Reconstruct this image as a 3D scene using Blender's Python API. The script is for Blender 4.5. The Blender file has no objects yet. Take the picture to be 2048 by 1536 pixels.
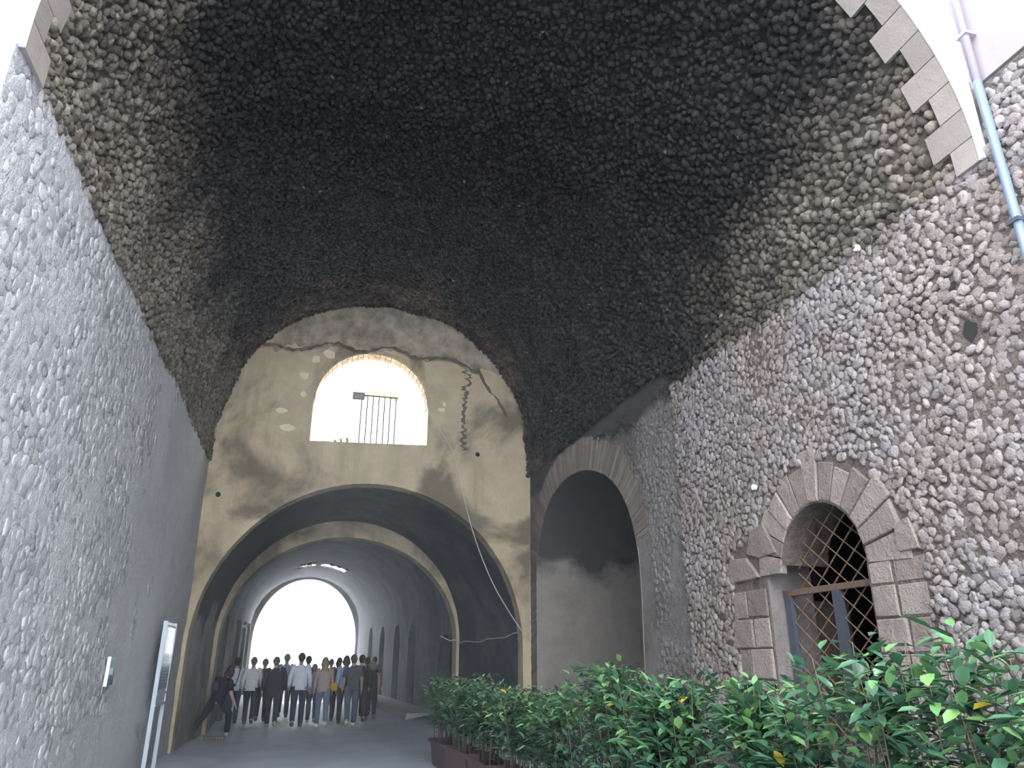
import bpy, bmesh, math, random
import numpy as np
from mathutils import Vector, Matrix
random.seed(7); rng=np.random.default_rng(7)
HAZE=.011
S=bpy.context.scene; COL=S.collection; PI=math.pi
# ------------------------------------------------------------------ camera
F=1479.0; TH=math.atan((1322-768)/F); PS=math.atan((1024-605)*math.cos(TH)/F); EYE=1.62
fwd=Vector((math.sin(PS)*math.cos(TH),math.cos(PS)*math.cos(TH),math.sin(TH)))
rt=Vector((math.cos(PS),-math.sin(PS),0)); upv=rt.cross(fwd)
cd=bpy.data.cameras.new('camera'); cam=bpy.data.objects.new('camera',cd); COL.objects.link(cam)
cd.sensor_width=36; cd.lens=F*36/2048; cd.clip_end=500; cd.clip_start=.05
m=Matrix((rt,upv,-fwd)).transposed().to_4x4(); m.translation=Vector((0,0,EYE)); cam.matrix_world=m
S.camera=cam
# ------------------------------------------------------------------ sky
w=bpy.data.worlds.new('sky'); S.world=w; w.use_nodes=True
bg=w.node_tree.nodes['Background']; bg.inputs[0].default_value=(.82,.91,1.0,1); bg.inputs[1].default_value=11.0
sd=bpy.data.lights.new('sun','SUN'); sd.energy=12; sd.angle=.02; sd.color=(1,.93,.82); so=bpy.data.objects.new('sun',sd); COL.objects.link(so)
so.rotation_euler=(math.radians(-32),0,math.radians(-8))   # high sun beyond the far end of the passage
S.view_settings.view_transform='Standard'; S.view_settings.look='None'
S.view_settings.exposure=0.12; S.view_settings.gamma=1; S.view_settings.use_curve_mapping=False
try:
    S.cycles.max_bounces=8; S.cycles.diffuse_bounces=6
except Exception: pass

# ------------------------------------------------------------------ helpers
def link(o): COL.objects.link(o); return o
def tag(o,label=None,cat=None,group=None,kind=None):
    if label: o['label']=label
    if cat: o['category']=cat
    if group: o['group']=group
    if kind: o['kind']=kind
    return o
def empty(name,loc=(0,0,0),rz=0):
    o=bpy.data.objects.new(name,None); o.location=loc; o.rotation_euler=(0,0,rz); o.empty_display_size=.1
    return link(o)
def mobj(name,verts,faces,mat,parent=None,smooth=False):
    me=bpy.data.meshes.new(name); me.from_pydata([tuple(v) for v in verts],[],faces); me.update()
    if smooth: me.polygons.foreach_set('use_smooth',[True]*len(me.polygons))
    if mat: me.materials.append(mat)
    o=bpy.data.objects.new(name,me); link(o)
    if parent: o.parent=parent
    return o
class MB:
    def __init__(s): s.v=[]; s.f=[]
    def add(s,v,f):
        n=len(s.v); s.v+= [tuple(p) for p in v]; s.f+=[tuple(i+n for i in q) for q in f]; return s
    def box(s,a,b,mat=None):
        x0,y0,z0=a; x1,y1,z1=b
        v=[Vector(p) for p in ((x0,y0,z0),(x1,y0,z0),(x1,y1,z0),(x0,y1,z0),(x0,y0,z1),(x1,y0,z1),(x1,y1,z1),(x0,y1,z1))]
        if mat is not None: v=[mat@p for p in v]
        return s.add(v,[(0,3,2,1),(4,5,6,7),(0,1,5,4),(1,2,6,5),(2,3,7,6),(3,0,4,7)])
    def tube(s,pts,r,n=6,close=True):
        pts=[Vector(p) for p in pts]; rs=r if hasattr(r,'__len__') else [r]*len(pts); rings=[]
        for i,p in enumerate(pts):
            d=(pts[min(i+1,len(pts)-1)]-pts[max(i-1,0)]).normalized()
            a=d.orthogonal().normalized() if i==0 else (a-d*a.dot(d)).normalized()
            b=d.cross(a); rings.append([p+(a*math.cos(2*PI*k/n)+b*math.sin(2*PI*k/n))*rs[i] for k in range(n)])
        v=[q for R in rings for q in R]; f=[]
        for i in range(len(pts)-1):
            for k in range(n): f.append((i*n+k,i*n+(k+1)%n,(i+1)*n+(k+1)%n,(i+1)*n+k))
        if close: f.append(tuple(range(n-1,-1,-1))); f.append(tuple((len(pts)-1)*n+k for k in range(n)))
        return s.add(v,f)
    def build(s,name,mat,parent=None,smooth=False): return mobj(name,s.v,s.f,mat,parent,smooth)

def prism(outer,holes,to3,n,thick):
    """filled polygon with holes (2D loops), mapped by to3, extruded by thick along n"""
    bm=bmesh.new(); loops=[]; e=[]
    for lp in [outer]+holes:
        vs=[bm.verts.new(to3(*p)) for p in lp]; loops.append(vs)
        for i in range(len(vs)): e.append(bm.edges.new((vs[i],vs[(i+1)%len(vs)])))
    r=bmesh.ops.triangle_fill(bm,use_beauty=True,use_dissolve=False,edges=e)
    bm.verts.index_update(); nn=Vector(n)
    faces=[f for f in bm.faces]
    mp={v:bm.verts.new(v.co+nn*thick) for lp in loops for v in lp}
    for f in faces: bm.faces.new([mp[v] for v in reversed(f.verts)])
    for lp in loops:
        for i in range(len(lp)):
            a,b=lp[i],lp[(i+1)%len(lp)]
            bm.faces.new((a,b,mp[b],mp[a]))
    bmesh.ops.recalc_face_normals(bm,faces=bm.faces)
    return bm
def bmobj(name,bm,mat,parent=None,smooth=False):
    me=bpy.data.meshes.new(name); bm.to_mesh(me); bm.free()
    if smooth: me.polygons.foreach_set('use_smooth',[True]*len(me.polygons))
    me.materials.append(mat); o=bpy.data.objects.new(name,me); link(o)
    if parent: o.parent=parent
    return o

_lat=rng.random((64,64,64))
def vnoise(x,y,z=0.0,sc=1.0):
    x=np.asarray(x,float)/sc+100; y=np.asarray(y,float)/sc+100; z=np.asarray(z,float)/sc+100+np.zeros_like(x)
    y=y+np.zeros_like(x)
    xi=np.floor(x).astype(int); yi=np.floor(y).astype(int); zi=np.floor(z).astype(int)
    fx=x-xi; fy=y-yi; fz=z-zi; s=lambda t:t*t*(3-2*t); fx,fy,fz=s(fx),s(fy),s(fz); r=0
    for a in (0,1):
        for b in (0,1):
            for c in (0,1):
                r=r+_lat[(xi+a)%64,(yi+b)%64,(zi+c)%64]*(fx if a else 1-fx)*(fy if b else 1-fy)*(fz if c else 1-fz)
    return r

# ------------------------------------------------------------------ materials
def new_mat(name):
    m=bpy.data.materials.new(name); m.use_nodes=True; return m,m.node_tree.nodes,m.node_tree.links
def srf(m): return m.node_tree.nodes['Principled BSDF']
def plain(name,col,rough=.7,metal=0,spec=.5):
    m,n,l=new_mat(name); b=srf(m)
    b.inputs['Base Color'].default_value=(*col,1); b.inputs['Roughness'].default_value=rough
    b.inputs['Metallic'].default_value=metal; b.inputs['Specular IOR Level'].default_value=spec
    return m
def math_(n,l,op,a,b=None,c=None,clamp=False):
    k=n.new('ShaderNodeMath'); k.operation=op; k.use_clamp=clamp
    for i,v in enumerate((a,b,c)):
        if v is None: continue
        if isinstance(v,(int,float)): k.inputs[i].default_value=v
        else: l.new(v,k.inputs[i])
    return k.outputs[0]
def noise(n,l,scale,detail=4,rough=.6,vec=None,dist=0):
    t=n.new('ShaderNodeTexNoise'); t.inputs['Scale'].default_value=scale; t.inputs['Detail'].default_value=detail
    t.inputs['Roughness'].default_value=rough; t.inputs['Distortion'].default_value=dist
    if vec is not None: l.new(vec,t.inputs['Vector'])
    return t.outputs['Fac']
def mapr(n,l,v,a,b,c=0,d=1):
    k=n.new('ShaderNodeMapRange'); l.new(v,k.inputs[0])
    for i,x in enumerate((a,b,c,d)): k.inputs[i+1].default_value=x
    return k.outputs[0]
def mixc(n,l,f,a,b,mode='MIX'):
    k=n.new('ShaderNodeMix'); k.data_type='RGBA'; k.blend_type=mode
    for i,v in ((0,f),(6,a),(7,b)):
        if isinstance(v,(int,float)): k.inputs[i].default_value=v
        elif isinstance(v,tuple): k.inputs[i].default_value=(*v,1)
        else: l.new(v,k.inputs[i])
    return k.outputs[2]
def pos(n,l,scale=(1,1,1)):
    g=n.new('ShaderNodeNewGeometry'); mp=n.new('ShaderNodeMapping'); l.new(g.outputs['Position'],mp.inputs[0])
    mp.inputs['Scale'].default_value=scale; return mp.outputs[0]
def sepz(n,l):
    g=n.new('ShaderNodeNewGeometry'); s=n.new('ShaderNodeSeparateXYZ'); l.new(g.outputs['Position'],s.inputs[0]); return s.outputs
def bump(n,l,m,h,dist,strength=1):
    b=n.new('ShaderNodeBump'); b.inputs['Distance'].default_value=dist; b.inputs['Strength'].default_value=strength
    l.new(h,b.inputs['Height']); l.new(b.outputs[0],srf(m).inputs['Normal'])
def grain(name,c1,c2,scale=3,rough=.9,bs=40,bd=.01,c3=None,s3=.7,streak=False,tone=False,spec=.3,soot_shade_z=None):
    """two colour mottling, optional third large patch colour, vertical streaks and per-piece tone"""
    m,n,l=new_mat(name); b=srf(m); p=pos(n,l)
    col=mixc(n,l,mapr(n,l,noise(n,l,scale,6,.65,p),.35,.65),c1,c2)
    if c3: col=mixc(n,l,mapr(n,l,noise(n,l,s3,5,.6,p,.4),.48,.6),col,c3)
    if streak:
        st=noise(n,l,1,5,.6,pos(n,l,(2.2,2.2,.28)))
        col=mixc(n,l,mapr(n,l,st,.5,.68,0,.55),col,tuple(x*.45 for x in c1))
    if soot_shade_z:
        zz=math_(n,l,'ADD',mapr(n,l,sepz(n,l)[2],soot_shade_z[0],soot_shade_z[1],-.25,.45),noise(n,l,.9,5,.6,p))
        col=mixc(n,l,mapr(n,l,zz,.45,.62,0,.85),col,(.035,.033,.033))
    if tone:
        a=n.new('ShaderNodeAttribute'); a.attribute_name='tone'
        h=n.new('ShaderNodeHueSaturation'); l.new(mapr(n,l,a.outputs['Fac'],0,1,.75,1.25),h.inputs['Value']); l.new(col,h.inputs['Color']); col=h.outputs[0]
    l.new(col,b.inputs['Base Color']); b.inputs['Roughness'].default_value=rough; b.inputs['Specular IOR Level'].default_value=spec
    hh=math_(n,l,'ADD',noise(n,l,bs,5,.7,p),math_(n,l,'MULTIPLY',noise(n,l,bs*.25,3,.6,p),1.5))
    bump(n,l,m,hh,bd)
    return m

def vault_mat(name,stone,lich,soot,tone=True,bd=.02):
    m,n,l=new_mat(name); b=srf(m); p=pos(n,l); xyz=sepz(n,l)
    col=mixc(n,l,mapr(n,l,noise(n,l,1.6,5,.7,p),.4,.62),stone,lich)
    col=mixc(n,l,mapr(n,l,noise(n,l,12,4,.7,p),.55,.8,0,.6),col,tuple(x*1.9 for x in stone))
    # soot left by smoke: crown of the vault and ragged blotches
    z=math_(n,l,'ADD',mapr(n,l,xyz[2],6.2,8.6,-.30,.40),math_(n,l,'MULTIPLY',mapr(n,l,xyz[0],1.5,4.2,0,.34),mapr(n,l,xyz[1],3.6,6.2,.15,1)))
    z=math_(n,l,'ADD',z,math_(n,l,'MULTIPLY',mapr(n,l,xyz[0],3.0,4.3,0,.40),mapr(n,l,xyz[1],7.0,9.5,0,1)))
    k=math_(n,l,'ADD',z,noise(n,l,.55,5,.6,p,.3))
    sf=mapr(n,l,k,.34,.74,0,.95)
    col=mixc(n,l,sf,col,soot)
    # brown patches toward the end wall: light bounced through the window, put into the colour
    y=mapr(n,l,xyz[1],12.5,16.5,-.35,.22)
    k2=math_(n,l,'ADD',y,noise(n,l,1.1,5,.65,p))
    col=mixc(n,l,mapr(n,l,k2,.5,.75,0,.55),col,(.17,.125,.095))
    col=mixc(n,l,mapr(n,l,noise(n,l,7,2,.5,p),.72,.76,0,.7),col,(.24,.23,.22))
    if tone:
        a=n.new('ShaderNodeAttribute'); a.attribute_name='tone'
        h=n.new('ShaderNodeHueSaturation'); l.new(mapr(n,l,a.outputs['Fac'],0,1,.5,1.6),h.inputs['Value']); l.new(col,h.inputs['Color']); col=h.outputs[0]
    l.new(col,b.inputs['Base Color']); b.inputs['Roughness'].default_value=.85; b.inputs['Specular IOR Level'].default_value=.3
    bump(n,l,m,noise(n,l,35,5,.7,p),bd)
    return m
M={}
M['vault_stone']=vault_mat('vault_stone',(.16,.132,.106),(.145,.125,.092),(.018,.017,.017))
M['vault_mortar']=vault_mat('vault_mortar',(.10,.085,.068),(.085,.078,.05),(.014,.014,.014),False,.03)
M['stone_r']=grain('right_wall_stone',(.31,.265,.24),(.235,.19,.165),5,.9,60,.012,(.285,.25,.24),.8,tone=True)
M['mortar_r']=grain('right_wall_mortar',(.11,.085,.07),(.17,.14,.12),8,.95,30,.03)
M['plaster_r']=grain('right_wall_old_plaster',(.27,.245,.23),(.21,.185,.17),6,.95,28,.03,(.17,.145,.13),.6,soot_shade_z=(4.9,5.6))
M['stone_l']=grain('left_wall_stone',(.45,.435,.43),(.40,.385,.375),4,.9,50,.012,(.44,.43,.43),.5,tone=True)
M['mortar_l']=grain('left_wall_plaster',(.55,.53,.52),(.48,.46,.445),5,.95,30,.03,(.56,.55,.55),.5)
M['endwall']=grain('end_wall_plaster',(.68,.545,.36),(.54,.43,.285),1.6,.95,30,.015,(.22,.175,.12),.55,streak=True)
M['band']=grain('old_plaster_band',(.58,.49,.36),(.27,.215,.155),3.0,.95,20,.04)
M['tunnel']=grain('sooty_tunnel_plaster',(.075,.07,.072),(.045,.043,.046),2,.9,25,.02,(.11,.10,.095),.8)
M['tunnel2']=grain('inner_tunnel_plaster',(.20,.19,.18),(.13,.125,.12),1.5,.9,20,.03,(.09,.09,.09),.5,streak=True)
M['tunnel_side']=grain('tunnel_side_plaster',(.38,.34,.30),(.29,.26,.23),1.6,.95,25,.02,(.22,.20,.18),.7,streak=True)
M['travertine']=grain('travertine_block',(.235,.20,.17),(.27,.23,.20),2.5,.75,50,.004,tone=True)
M['block']=grain('tuff_block',(.30,.245,.21),(.24,.195,.17),6,.92,35,.02,tone=True)
M['brick']=grain('arch_brick',(.50,.40,.30),(.38,.28,.20),9,.9,60,.006,tone=True)
M['brick_r']=grain('door_arch_brick',(.26,.215,.18),(.21,.17,.145),5,.92,30,.015,tone=True)
M['white_plaster']=grain('white_facade_plaster',(.80,.79,.77),(.72,.71,.69),3,.8,40,.004)
M['pink']=grain('pink_render',(.33,.285,.305),(.315,.275,.295),2,.85,60,.002)
M['asphalt']=grain('asphalt',(.43,.47,.55),(.35,.385,.45),1.2,.56,90,.003,(.47,.50,.56),.35,spec=.6)
M['pave']=grain('pavement_concrete',(.36,.34,.31),(.29,.275,.25),2,.9,50,.004)
M['metal_blue']=plain('blue_grey_painted_steel',(.085,.095,.115),.45,.3)
M['rust']=grain('rusty_iron',(.13,.075,.04),(.20,.135,.085),14,.7,80,.001)
M['rust_dark']=grain('dark_rusty_iron',(.115,.075,.06),(.16,.10,.075),10,.7,80,.001)
M['pvc_blue']=plain('blue_plastic_pipe',(.15,.19,.25),.4)
M['pvc_pink']=plain('pink_painted_pipe',(.36,.31,.335),.5)
M['cable']=plain('white_cable',(.62,.58,.50),.6)
M['alu']=plain('brushed_aluminium_frame',(.50,.55,.60),.35,.2)
M['panel']=plain('glossy_board_sheet',(.42,.45,.48),.08,0,1.0)
M['panel_text']=plain('board_print',(.20,.23,.25),.3)
M['teal']=plain('teal_plate',(.03,.16,.17),.25)
M['white']=plain('white_enamel',(.75,.75,.74),.4)
M['black']=plain('black_void_shade',(.02,.018,.016),.95)  # flat black standing in for the shade inside holes and niches
M['trough']=grain('purple_brown_plastic_trough',(.115,.062,.062),(.095,.052,.054),4,.55,40,.002)
M['soil']=grain('potting_soil',(.05,.038,.028),(.03,.024,.018),15,1,40,.02)
M['stem']=grain('shrub_stem',(.13,.10,.07),(.09,.07,.05),12,.9,40,.002)
M['door']=grain('brown_wooden_door',(.14,.08,.06),(.10,.06,.045),4,.7,30,.004)
M['olive']=plain('pale_yellow_plaster',(.26,.25,.15),.9)
M['cream']=plain('cream_plaster',(.82,.79,.70),.9)
M['terr']=plain('terrace_screed',(.5,.46,.4),.9)
M['tag']=plain('grey_notice_board',(.10,.10,.115),.5)
def leaf_mat():
    m,n,l=new_mat('laurel_leaf'); b=srf(m)
    a=n.new('ShaderNodeAttribute'); a.attribute_name='tone'
    r=n.new('ShaderNodeValToRGB'); l.new(a.outputs['Fac'],r.inputs[0]); e=r.color_ramp.elements
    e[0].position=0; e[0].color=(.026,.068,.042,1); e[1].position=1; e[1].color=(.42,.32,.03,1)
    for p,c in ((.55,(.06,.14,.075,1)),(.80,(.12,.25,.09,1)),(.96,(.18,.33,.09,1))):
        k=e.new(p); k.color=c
    l.new(r.outputs[0],b.inputs['Base Color']); b.inputs['Roughness'].default_value=.28
    b.inputs['Specular IOR Level'].default_value=.6
    try: b.inputs['Transmission Weight'].default_value=0.0
    except Exception: pass
    return m
M['leaf']=leaf_mat()

# ------------------------------------------------------------------ stones
def stone_template(h,seed):
    r=np.random.default_rng(seed); n=8
    ang=np.linspace(0,2*PI,n,endpoint=False)+r.uniform(-.2,.2,n); rad=r.uniform(.82,1.12,n)
    base=np.stack([np.cos(ang)*rad,np.sin(ang)*rad,np.full(n,-.25)],1)
    mid=np.stack([np.cos(ang)*rad*.93,np.sin(ang)*rad*.93,.55+r.uniform(-.12,.12,n)],1)
    top=np.stack([np.cos(ang+.2)*rad*.6,np.sin(ang+.2)*rad*.6,.95+r.uniform(-.14,.14,n)],1)
    v=np.concatenate([base,mid,top,[[0,0,1.03]]]); f=[]
    for k in range(n):
        j=(k+1)%n; f+=[(k,j,n+j,n+k),(n+k,n+j,2*n+j,2*n+k)]; f.append((2*n+k,2*n+j,3*n))
    return v,f
TPL=[stone_template(1,s) for s in range(8)]
def project(P):
    d=P-np.array([0,0,EYE]); z=d@np.array(fwd); z=np.where(z<.2,1e-3,z)
    return 1024+F*(d@np.array(rt))/z, 768-F*(d@np.array(upv))/z, z
def stones(P,T1,T2,N,size,height,mat,parent,name='stone',limit=300,asp=(.8,1.25),tilt=.15,stuffname='rubble_stones',smooth=True,rough=.06):
    """each stone a lump on the surface; the 300 that show largest are parts of their own, the rest one stuff part"""
    n=len(P); ang=rng.uniform(0,2*PI,n); ca,sa=np.cos(ang)[:,None],np.sin(ang)[:,None]
    A=T1*ca+T2*sa; B=-T1*sa+T2*ca
    Nn=N+A*rng.uniform(-tilt,tilt,(n,1))+B*rng.uniform(-tilt,tilt,(n,1)); Nn/=np.linalg.norm(Nn,axis=1)[:,None]
    sx=size*rng.uniform(*asp,n); sy=size*rng.uniform(*asp,n); sh=height*rng.uniform(.55,1.3,n)
    tid=rng.integers(0,8,n); tone=rng.random(n)
    px,py,z=project(P); vis=(px>-20)&(px<2068)&(py>-20)&(py<1556)&(z>.5)
    key=np.where(vis,sx*F/z,-1); order=np.argsort(-key); ind=order[:limit]; ind=ind[key[ind]>0]
    rest=np.ones(n,bool); rest[ind]=False
    # joined
    V=[];Fc=[];T=[];off=0; ftot=[]
    for t in range(8):
        s=rest&(tid==t); k=int(s.sum())
        if not k: continue
        tv,tf=TPL[t]; nv=len(tv)
        W=P[s][:,None,:]+A[s][:,None,:]*(tv[None,:,0:1]*sx[s][:,None,None])+B[s][:,None,:]*(tv[None,:,1:2]*sy[s][:,None,None])+Nn[s][:,None,:]*(tv[None,:,2:3]*sh[s][:,None,None])
        W+=rng.uniform(-rough,rough,W.shape)*size
        V.append(W.reshape(-1,3)); T.append(np.repeat(tone[s],nv))
        for f in tf:
            ar=np.array(f)[None,:]+off+np.arange(k)[:,None]*nv; Fc.append(ar)
        off+=k*nv
    V=np.concatenate(V); T=np.concatenate(T)
    q=np.concatenate([a for a in Fc if a.shape[1]==4]); t3=np.concatenate([a for a in Fc if a.shape[1]==3])
    me=bpy.data.meshes.new(stuffname); me.vertices.add(len(V)); me.vertices.foreach_set('co',V.ravel().astype(np.float32))
    me.loops.add(q.size+t3.size); me.loops.foreach_set('vertex_index',np.concatenate([q.ravel(),t3.ravel()]).astype(np.int32))
    np_=len(q)+len(t3); me.polygons.add(np_)
    st=np.concatenate([np.arange(len(q))*4,q.size+np.arange(len(t3))*3]).astype(np.int32)
    me.polygons.foreach_set('loop_start',st); me.update(calc_edges=True); me.validate()
    me.polygons.foreach_set('use_smooth',[smooth]*len(me.polygons))
    at=me.attributes.new('tone','FLOAT','POINT'); at.data.foreach_set('value',T.astype(np.float32))
    me.materials.append(mat); o=bpy.data.objects.new(stuffname,me); link(o); o['kind']='stuff'; o.parent=parent
    # individual
    tm=[]
    for t in range(8):
        tv,tf=TPL[t]
        me=bpy.data.meshes.new(name); me.from_pydata([tuple(v) for v in (tv+rng.uniform(-rough,rough,tv.shape))],[],tf); me.polygons.foreach_set('use_smooth',[smooth]*len(me.polygons))
        at=me.attributes.new('tone','FLOAT','POINT'); at.data.foreach_set('value',[(t*.13+.05)]*len(tv)); me.materials.append(mat); tm.append(me)
    for i in ind:
        o=bpy.data.objects.new(name,tm[tid[i]]); COL.objects.link(o); o.parent=parent
        a=Vector(A[i])*sx[i]; b=Vector(B[i])*sy[i]; c=Vector(Nn[i])*sh[i]
        mm=Matrix((a,b,c)).transposed().to_4x4(); mm.translation=Vector(P[i]); o.matrix_world=mm
def hexgrid(a0,a1,b0,b1,d,jit=.28):
    rows=[]; k=0; b=b0+d/2
    while b<b1:
        a=np.arange(a0+(d/2 if k%2 else 0)+.2*d,a1,d); rows.append(np.stack([a,np.full(len(a),b)],1)); b+=d*.87; k+=1
    g=np.concatenate(rows); return g+rng.uniform(-jit,jit,g.shape)*d
def inpoly(pts,poly):
    x,y=pts[:,0],pts[:,1]; c=np.zeros(len(pts),bool); n=len(poly)
    for i in range(n):
        x0,y0=poly[i]; x1,y1=poly[(i+1)%n]
        if y0==y1: continue
        c^=((y0>y)!=(y1>y))&(x<(x1-x0)*(y-y0)/(y1-y0)+x0)
    return c

# ================================================================== SETTING
XR=4.8; XL=-2.32; YE=16.6; CX=1.24; R=3.56; CZ=6.15
def yfront(x): return 3.65+(XR-x)*.155
# ---- ground
gx=np.linspace(-30,40,141); gy=np.linspace(-30,150,181)
V=[(x,y,0.012*math.sin(x*1.3+y*.7)+.008*math.sin(y*2.1)-.012) for y in gy for x in gx]; nx=len(gx)
Fq=[(j*nx+i,j*nx+i+1,(j+1)*nx+i+1,(j+1)*nx+i) for j in range(len(gy)-1) for i in range(nx-1)]
fl=mobj('floor',V,Fq,M['asphalt'],None,True); tag(fl,'worn blue-grey asphalt roadway running through the vaulted passage',kind='structure')

# ---- main vault (ceiling)
s_r=.06; s_l=.22; LARC=PI*R; STOT=s_r+LARC+s_l
def zbot(y): return 5.28+.42*np.clip((np.asarray(y,float)-8.7)/.8,0,1)
def vprof(s,y=None):
    s=np.asarray(s,float); a=np.clip((s-s_r)/R,0,PI)
    x=CX+R*np.cos(a)
    if y is None: y=yfront(x)
    t=np.clip((np.asarray(y)-3.65)/(YE-3.65),0,1); zr=5.30+.85*t; zl=5.85+.30*t      # the springing rises toward the end wall
    w_=(1+np.cos(a))/2; zc=zr*w_+zl*(1-w_); z=zc+R*np.sin(a)
    zb=zbot(y); z=np.where(s<s_r,zb+(zr-zb)*s/s_r,z); z=np.where(s>s_r+LARC,zl-(zl-5.66)*(s-s_r-LARC)/s_l,z)
    return x,z,np.cos(a),np.sin(a)
def vpt(s,y):
    x,z,c,sn=vprof(s,y)
    d=(vnoise(s,y,0,1.3)-.5)*.16+(vnoise(s,y,7,.55)-.5)*.09
    edge=np.clip((y-yfront(x))/.9,0,1)*np.clip(s/.5,0,1)*np.clip((STOT-s)/.5,0,1)
    d=d*edge+.0
    return np.stack([x-c*d,y+0*x,z-sn*d],-1)
ns,ny=110,110; sg=np.linspace(0,STOT,ns); 
V=[]
for t in np.linspace(0,1,ny):
    x,z,c,sn=vprof(sg); yf=yfront(x)+.02; y=yf+(YE+.05-yf)*t; V.append(vpt(sg,y))
V=np.concatenate(V); Fq=[(j*ns+i,j*ns+i+1,(j+1)*ns+i+1,(j+1)*ns+i) for j in range(ny-1) for i in range(ns-1)]
ceil=mobj('ceiling',V,Fq,M['vault_mortar'],None,True); tag(ceil,'tall sooty barrel vault of rough rubble stones over the passage',kind='structure')
g=hexgrid(0.02,STOT,3.7,YE,.092,.36)
x,z,c,sn=vprof(g[:,0]); ring=yfront(x)
kk=np.floor(g[:,0]/(STOT/42)).astype(int)%2; g=g[(g[:,1]>ring+np.where(kk==1,.49,.32))&(g[:,0]>.03)]
P=vpt(g[:,0],g[:,1]); e=.02
T1=vpt(g[:,0]+e,g[:,1])-P; T2=vpt(g[:,0],g[:,1]+e)-P
T1/=np.linalg.norm(T1,axis=1)[:,None]; T2/=np.linalg.norm(T2,axis=1)[:,None]; N=np.cross(T2,T1); 
x,z,c,sn=vprof(g[:,0]); inn=np.stack([-c,0*c,-sn],1); N*=np.sign((N*inn).sum(1))[:,None]
# upright strips between the side walls and the springing of the vault
for sd,z0 in ((1,5.30),(-1,5.68)):
    q=hexgrid(yfront(XR if sd>0 else XL)+.55,YE,z0,6.3,.092,.36); t_=np.clip((q[:,0]-3.65)/(YE-3.65),0,1)
    zt=(5.30+.85*t_) if sd>0 else (5.85+.30*t_); q=q[(q[:,1]<zt+.03)&((sd<0)|(q[:,1]>zbot(q[:,0])))]; m_=len(q); o_=np.ones((m_,1))
    P=np.concatenate([P,np.stack([np.full(m_,XR-.01 if sd>0 else XL+.01),q[:,0],q[:,1]],1)])
    T1=np.concatenate([T1,o_*np.array([[0,1.,0]])]); T2=np.concatenate([T2,o_*np.array([[0,0,1.]])]); N=np.concatenate([N,o_*np.array([[-float(sd),0,0]])])
keep=np.ones(len(P),bool)
stones(P[keep],T1[keep],T2[keep],N[keep],.049,.044,M['vault_stone'],ceil,tilt=.4,asp=(.6,1.35))

# ---- right wall
def arc(cy,cz,r,a0,a1,n): return [(cy+r*math.cos(a0+(a1-a0)*i/n),cz+r*math.sin(a0+(a1-a0)*i/n)) for i in range(n+1)]
win=[(5.72,.9),(5.72,2.2)]+[(6.34-.63*math.cos(t),2.47+.63*math.sin(t)) for t in np.linspace(-.2,PI-.15,14)]+[(7.0,2.66),(7.3,2.68),(7.3,.9)]
out=[(-4,-.05),(9.1,-.05),(9.1,5.4),(3.9,5.4),(3.66,5.4),(3.6,5.9),(-4,5.9)]
bm=prism(out,[win],lambda a,b:(XR,a,b),(1,0,0),.55)
wr=bmobj('wall_right',bm,M['mortar_r']); tag(wr,'pale rubble side wall right of the passage, with barred window and arched doorway',kind='structure')
door=[(16.2,-.05),(16.16,3.3),(16.14,3.71),(15.68,4.48),(15.2,4.82),(14.67,5.01),(13.81,5.13),(12.72,5.0),(11.8,4.66),(11.26,4.29),(10.95,3.9),(10.76,3.5),(10.62,3.0),(10.68,1.8),(10.68,-.05)]
def smooth_poly(p,it=2):
    for _ in range(it):
        q=[p[0]]
        for a,b_ in zip(p,p[1:]): q+=[(a[0]*.75+b_[0]*.25,a[1]*.75+b_[1]*.25),(a[0]*.25+b_[0]*.75,a[1]*.25+b_[1]*.75)]
        p=q+[p[-1]]
    return p
door=smooth_poly(door)
out2=[(9.1,-.05)]+door[::-1]+[(16.7,-.05),(16.7,6.15),(9.1,6.15)]
bm=prism(out2,[],lambda a,b:(XR+.05,a,b),(1,0,0),.5)
bmobj('far_wall_face',bm,M['plaster_r'],wr)
# stones of the right wall
hole=win; g=hexgrid(1.8,9.12,.7,5.86,.080,.34)
g=g[~inpoly(g,[(5.08,.6),(5.08,2.62),(5.25,2.9),(5.55,3.3),(6.0,3.52),(6.6,3.52),(7.05,3.3),(7.35,3.02),(7.95,2.75),(8.0,.6)])]
g=g[(g[:,0]<3.6)|(g[:,1]<5.36)]
HO=[(4.16,4.03,.13,.13),(4.22,4.45,.07,.06),(4.1,4.85,.06,.05),(4.45,4.2,.04,.04),(8.3,2.1,.12,.05),(4.6,3.6,.10,.03)]
for hy,hz,ry,rz in HO: g=g[((g[:,0]-hy)/ry)**2+((g[:,1]-hz)/rz)**2>1]
n=len(g); P=np.stack([np.full(n,XR-.0),g[:,0],g[:,1]],1)+0; P[:,0]-=(vnoise(g[:,0],g[:,1],0,.5)-.5)*.03
t=lambda v:np.tile(np.array(v,float),(n,1))
stones(P,t((0,1,0)),t((0,0,1)),t((-1,0,0)),.047,.022,M['stone_r'],wr,tilt=.42,asp=(.6,1.4),rough=.13)
# putlog holes (flat black polygons, the shade of a recess put into the colour)
for hy,hz,ry,rz in HO[:3]:
    b=MB(); pp=[(XR-.006,hy+ry*.62*r__*math.cos(2*PI*t__/9),hz+rz*.8*r__*math.sin(2*PI*t__/9)) for t__,r__ in ((t__,random.uniform(.7,1.15)) for t__ in range(9))]
    b.add(pp,[tuple(range(9))]); b.build('putlog_hole',M['black'],wr)
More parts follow.
